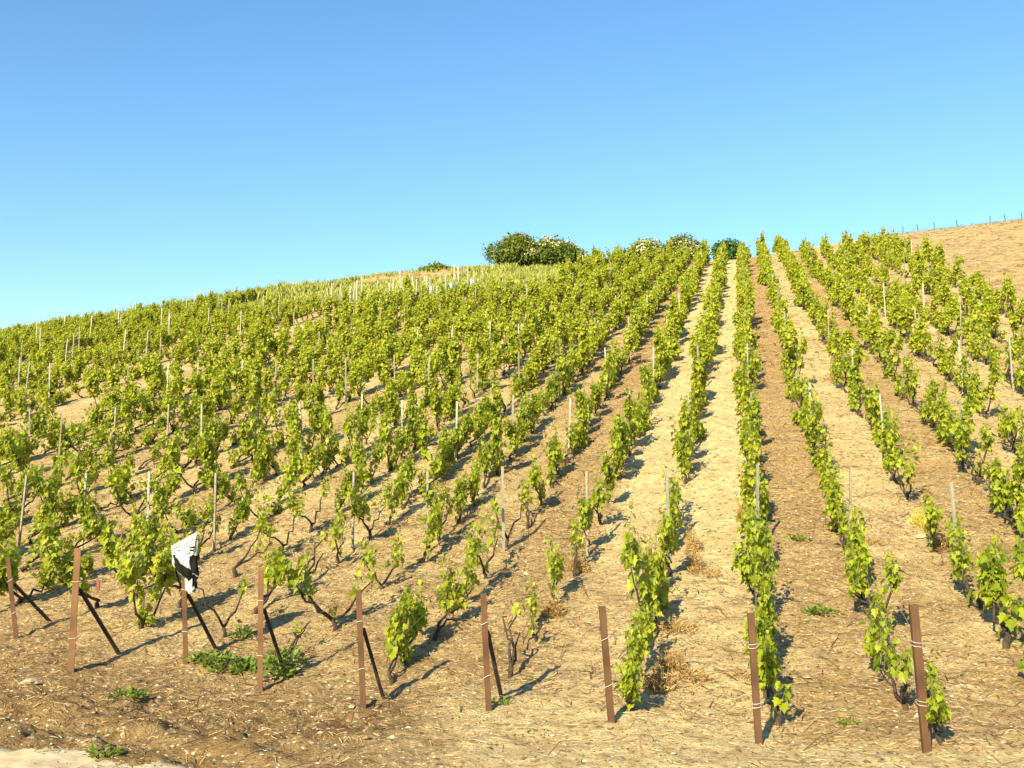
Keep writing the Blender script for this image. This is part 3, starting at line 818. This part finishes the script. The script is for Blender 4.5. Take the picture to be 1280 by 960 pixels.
WG = [weed_clump('weed', WEED, 130, 0.24, 0.10, 0.06, 1), weed_clump('weed_small', WEED, 60, 0.14, 0.06, 0.05, 2), weed_clump('weed_tall', WEED, 110, 0.17, 0.27, 0.06, 3)]
for px, py, q, sc, lab in ((262, 830, 0, 0.9, 'green weed clump just right of the bagged post'), (292, 832, 0, 1.05, 'green weed clump midway between the bagged post and the next'),
                           (315, 834, 0, 0.85, 'green weed clump touching the first post right of the bag'), (345, 848, 2, 1.0, 'tall green weeds right of the weedy post'),
                           (358, 836, 2, 0.9, 'tall yellowish green weeds behind the weedy post'), (302, 800, 2, 0.7, 'dark green weeds behind the low weed clumps'),
                           (1025, 765, 1, 1.2, 'small green weeds in the brown lane near the dense row'), (625, 885, 1, 0.6, 'tiny green weed right of the post with a stump'),
                           (160, 878, 1, 1.0, 'flat pale green weed on the churned soil'), (130, 946, 1, 0.8, 'small weed tuft at the edge of the chalk track'),
                           (1060, 905, 1, 0.5, 'tiny weed sprig on bare soil between the two right end posts'), (998, 672, 1, 1.1, 'faint green weeds halfway up the brown lane'),
                           (820, 740, 2, 0.6, 'green weed below the vines of the row beside dry weeds')):
    put(WG[q], 'weed_clump', px, py, lab, 'weeds', 'green weed clumps on the soil', sc, px * 0.7)
WD = [weed_clump('dry_weed', DRYWEED, 420, 0.17, 0.30, 0.05, 5, False), weed_clump('dry_weed_low', DRYWEED, 200, 0.22, 0.12, 0.05, 6, False), weed_clump('dry_weed_tall', DRYWEED, 460, 0.12, 0.48, 0.05, 7, False)]
for px, py, q, sc, lab in ((838, 842, 0, 0.75, 'orange dry weed clump standing nearest the leafy post'), (822, 860, 0, 0.75, 'small orange dry weed clump close behind the leafy post'),
                           (858, 848, 1, 0.8, 'low orange dry weeds spreading right of the tallest dry clump'), (845, 790, 1, 0.9, 'low dry orange weeds in mid lane'),
                           (868, 715, 2, 0.75, 'tall dry orange weed behind the second vine of its row'), (866, 690, 2, 0.75, 'tall dry orange weed farthest up the pale lane'),
                           (880, 722, 1, 0.9, 'flat dry weeds beside the tall orange weed'), (722, 712, 0, 0.8, 'dry brown weed around the stake foot'),
                           (692, 772, 0, 0.7, 'dry brown weed under the small vine'), (1165, 665, 2, 0.8, 'dry orange weed left of the right foreground stake'),
                           (1178, 685, 0, 0.8, 'dry orange weed at the foot of the right foreground stake'), (1045, 475, 1, 1.6, 'dry brown weed under the gap in the right row'),
                           (1090, 680, 1, 0.8, 'low dry weeds in the lane before the white stone'), (930, 850, 1, 0.6, 'low dry weeds left of the dark rusty post'),
                           (928, 655, 2, 0.7, 'thin dry weed left of the dense row')):
    put(WD[q], 'dry_weed', px, py, lab, 'dry weeds', 'dry orange weeds along the rows', sc, px * 0.9)
put(weed_clump('yellow_weed', YELLOWWEED, 180, 0.14, 0.28, 0.05, 9, False), 'yellow_weed', 1153, 658, 'bright yellow weed beside the flat white stone', 'weeds', None)

# ------------------------------------------------------------------ young plantation near the skyline
YP = [(436, 378), (446, 378), (452, 370), (470, 371), (475, 380), (486, 365), (494, 377), (501, 366), (517, 376), (521, 372), (538, 361), (550, 357), (557, 359), (568, 352), (574, 357), (585, 353), (602, 348), (459, 381), (508, 381), (529, 369), (414, 384), (425, 381), (441, 371), (465, 377), (481, 378), (490, 371), (512, 370), (534, 373), (592, 356)]
tub = MB()
tub.tube([(0, 0, -0.05), (0, 0, 0.2), (0, 0, 0.42)], [0.085, 0.085, 0.088], 8); TUB = tub.mesh('vine_guard_tube', BLUETUBE, True)
WSTAKE = noisy_material('white_stake', (0.34, 0.33, 0.28), (0.45, 0.43, 0.37), 8, 0.8)
YS = stake_mesh('young_plantation_stake', WSTAKE, 1.25, 0.06)
for j, (px, py) in enumerate(YP):
    x, y = at(px, py + 4); z = float(ground(x, y))
    o = bpy.data.objects.new('plantation_stake', YS); o.location = (x, y, z); o.rotation_euler = (R(3 * math.sin(j * 3)), R(4 * math.cos(j * 5)), j); o.scale = (1, 1, 0.8 + 0.28 * math.sin(j * 7.3)); link(o)
    tag(o, 'white stake among young vine guards on the grassy rise below the soil bank', 'vine stake', 'white stakes of the young plantation')
for j in range(16):
    px = 462 + j * 8.5; py = 382 - j * 1.55 + (j % 3) * 1.5
    x, y = at(px, py); z = float(ground(x, y))
    o = bpy.data.objects.new('guard_tube', TUB); o.location = (x, y, z); link(o)
    tag(o, 'blue-grey guard tube round a young vine near the skyline', 'vine guard', 'guard tubes of the young plantation')

# dry grass: the rise below the bank, the brow of the left hill
dg = MB(); r = np.random.RandomState(3)
def grass(n, smin, smax, tf0, tf1, h):
    s = r.uniform(smin, smax, n); c = crest(s); t = c + r.uniform(tf0, tf1, n)
    x, y = xy(s, t); z = ground(x, y)
    P = np.stack([x, y, z - 0.02], -1); A = np.stack([0.35 * r.randn(n), 0.35 * r.randn(n), np.ones(n)], -1); N = np.stack([r.randn(n), r.randn(n), 0.1 * r.randn(n)], -1)
    place_leaves(dg, P, A, N, h * r.uniform(0.4, 1.25, n), QT * [0.05, 1, 0.7], QF)
grass(9000, -27, -8, -9, 4, 0.34)
grass(9000, -48, -27, -1.5, 4, 0.75)
grass(4000, -26, -14, -0.2, 2.5, 0.5)
grass(4000, -27, -24, -3, 3, 0.5)
tag(dg.build('dry_grass', DRYGRASS), 'tall yellowing grass along the brow of the hill', 'grass', kind='stuff')

# eroded soil bank at the skyline
def build_bank():
    m = MB(); n = 60
    p0 = np.array(xy(-23.6, 49.4)); p1 = np.array(xy(-16.6, 50.8)); q = np.linspace(0, 1, n)
    prof = np.array([(-1.0, -0.3), (-0.72, 0.12), (-0.68, 0.40), (-0.42, 0.46), (-0.36, 0.72), (-0.1, 0.80), (0.3, 0.78), (1.2, 0.5), (2.5, -0.6)])
    V = []
    for i, a in enumerate(q):
        c = p0 * (1 - a) + p1 * a; x, y = c; z = float(ground(x, y)); hh = math.sin(math.pi * min(max(a, 0.0), 1)) ** 0.5 * (0.32 + 0.45 * (vnoise(a * 14, 3.0) + 0.2))
        dirv = np.array([DX, DY])
        for (d, h) in prof:
            jx = 0.25 * vnoise(a * 30 + d, d * 5)
            V.append((x + dirv[0] * (d + jx), y + dirv[1] * (d + jx), z + h * hh + (0 if h > 0 else -0.2) + 0.12 * vnoise(a * 40, d * 7) * (h > 0)))
    k = len(prof); I = np.arange(n * k).reshape(n, k)
    F = np.stack([I[:-1, :-1], I[1:, :-1], I[1:, 1:], I[:-1, 1:]], -1).reshape(-1, 4)
    o = m.add(V, F).build('soil_bank', noisy_material('bank_soil', (0.12, 0.065, 0.028), (0.40, 0.26, 0.13), 2.6, 1.0, 0, 0.6, (1, 1, 3)))
    tag(o, 'low eroded bank of pale soil on the skyline', 'bank', kind='structure')
build_bank()

# ------------------------------------------------------------------ bushes on the skyline
def bush(px0, px1, ytop, ybase, depth, seed, leafmat, lab, flowers=0, lumps=9, n=2600, skew=0.0, dens=1.0):
    """px0..px1, ytop, ybase: extent in the photograph; stands behind the crest at the given distance"""
    n = int(n * 1.6); r = np.random.RandomState(seed)
    u = ((px0 + px1) / 2 - 640) / FPX
    y = depth; x = u * depth * 1.02
    z = float(ground(x, y))
    cp, sp = math.cos(PITCH), math.sin(PITCH)
    v = (480 - ytop) / FPX; top = EYE + y * (sp + v * cp) / (cp - v * sp)
    W = (px1 - px0) / FPX * depth / 2 * 1.02; H = top - z
    root = empty('bush', (x, y, z)); tag(root, lab, 'bush', 'bushes on the skyline')
    tm = MB()
    for j in range(5):
        a = j * 1.3 + r.rand(); e = np.array([math.cos(a) * W * 0.5, math.sin(a) * W * 0.4, H * 0.72])
        tm.tube([(0.08 * math.cos(a), 0.08 * math.sin(a), -0.2), e * [0.35, 0.35, 0.5] + 0.08 * r.randn(3), e], [0.09, 0.06, 0.02], 6)
    tm.build('trunk', BARK, root, True)
    cm = MB(); C = []
    for j in range(lumps):
        a = r.uniform(0, 6.28); d = r.uniform(0.25, 0.78) ** 0.8
        cz = H * (0.30 + 0.5 * (1 - d ** 2) * r.uniform(0.6, 1.05))
        C.append((math.cos(a) * d * W * 0.85, math.sin(a) * d * W * 0.7, cz, W * r.uniform(0.22, 0.42), min(H * 0.26, H - cz) + 0.08))
    C.append((skew * W, 0, H * 0.62, W * 0.55, H * 0.38))
    C.append((0, 0, H * 0.34, W * 0.80, H * 0.33))
    C = np.array(C); wgt = C[:, 3] ** 2; wgt /= wgt.sum()
    idx = r.choice(len(C), n, p=wgt)
    dv = unit(r.randn(n, 3)); rad = r.uniform(0.5, 1.0, n)[:, None] + 0.12 * (r.rand(n, 1) ** 6) * 3 + 0.25 * vnoise(dv[:, 0] * 4 + idx, dv[:, 1] * 4)[:, None]
    P = C[idx, :3] + dv * rad * np.stack([C[idx, 3], C[idx, 3], C[idx, 4]], -1)
    A = dv * 0.6 + 0.7 * r.randn(n, 3) + [0, 0, -0.2]; N = dv + 0.6 * r.randn(n, 3) + [0, 0, 0.4]
    place_leaves(cm, P, A, N, r.uniform(0.09, 0.21, n), QT * [0.75, 1, 1], QF)
    cm.build('crown', leafmat, root)
    if flowers:
        fm = MB(); wf = wgt * (r.rand(len(C)) < 0.6); wf[-2] = wgt[-2] * 0.5; wf /= wf.sum(); i2 = r.choice(len(C), flowers, p=wf); dv = unit(r.randn(flowers, 3) * [1, 1, 0.7] + [0, -0.7, 0.35])
        Pc = C[i2, :3] + dv * 1.04 * np.stack([C[i2, 3], C[i2, 3], C[i2, 4]], -1)
        for c, d in zip(Pc, dv):      # flat umbels
            k = 14; off = 0.13 * r.randn(k, 3) * [1, 1, 0.35]
            place_leaves(fm, c + off, 0.8 * r.randn(k, 3), d + [0, 0, 0.8] + 0.3 * r.randn(k, 3), r.uniform(0.07, 0.12, k), QT, QF)
        fm.build('blossom', FLOWER, root)
    return root
bush(608, 690, 293, 334, 63, 1, BUSHA, 'broad rounded dark green bush, tallest on the skyline', 0, 12, 5200, -0.05)
bush(655, 735, 299, 332, 62, 2, BUSHA, 'cream-flowered bush leaning against the tallest bush', 46, 10, 3800)
bush(782, 838, 299, 320, 63, 3, BUSHB, 'thin whitish flowering bush left of the pale yellowish bush', 42, 8, 1500)
bush(826, 888, 294, 318, 64, 4, BUSHB, 'pale yellowish flowering bush beside the top of the vine rows', 40, 9, 3000)
bush(888, 940, 299, 314, 64, 15, BUSHC, 'small deep green bush behind the top of the vine rows', 0, 14, 1900)
bush(770, 800, 313, 324, 62, 6, BUSHC, 'tiny low dark bush left of the thin whitish bush', 0, 5, 500)
bush(516, 584, 334, 340, 62, 7, BUSHA, 'low green scrub just above the eroded soil bank', 0, 12, 1300)

# ------------------------------------------------------------------ thin stakes on the brow of the bare field
fs = MB(); fs.tube([(0, 0, -0.3), (0.01, 0, 0.3), (0, 0.01, 0.58)], [0.024, 0.022, 0.02], 6); FS = fs.mesh('brow_stake', DARKSHADEDSTEEL)
for j, px in enumerate((1129, 1149, 1172, 1193, 1236, 1254, 1274)):
    tq = None
    for t in np.arange(50, 66, 0.25):
        for s in np.arange(4, 26, 0.5):
            x, y = xy(s, t)
            if abs(pix(x, y, float(hill(s, t)))[0] - px) < 5 and abs(t - float(crest(s)) - 4.5) < 0.3: tq = (x, y, float(hill(s, t)))
    if tq is None: continue
    o = bpy.data.objects.new('fence_stake', FS); o.location = tq; o.rotation_euler = (R(3 * math.sin(j * 2)), R(4 * math.cos(j * 3)), 0); link(o)
    tag(o, 'thin dark stake on the brow of the bare field', 'stake', 'dark stakes along the brow of the bare field')
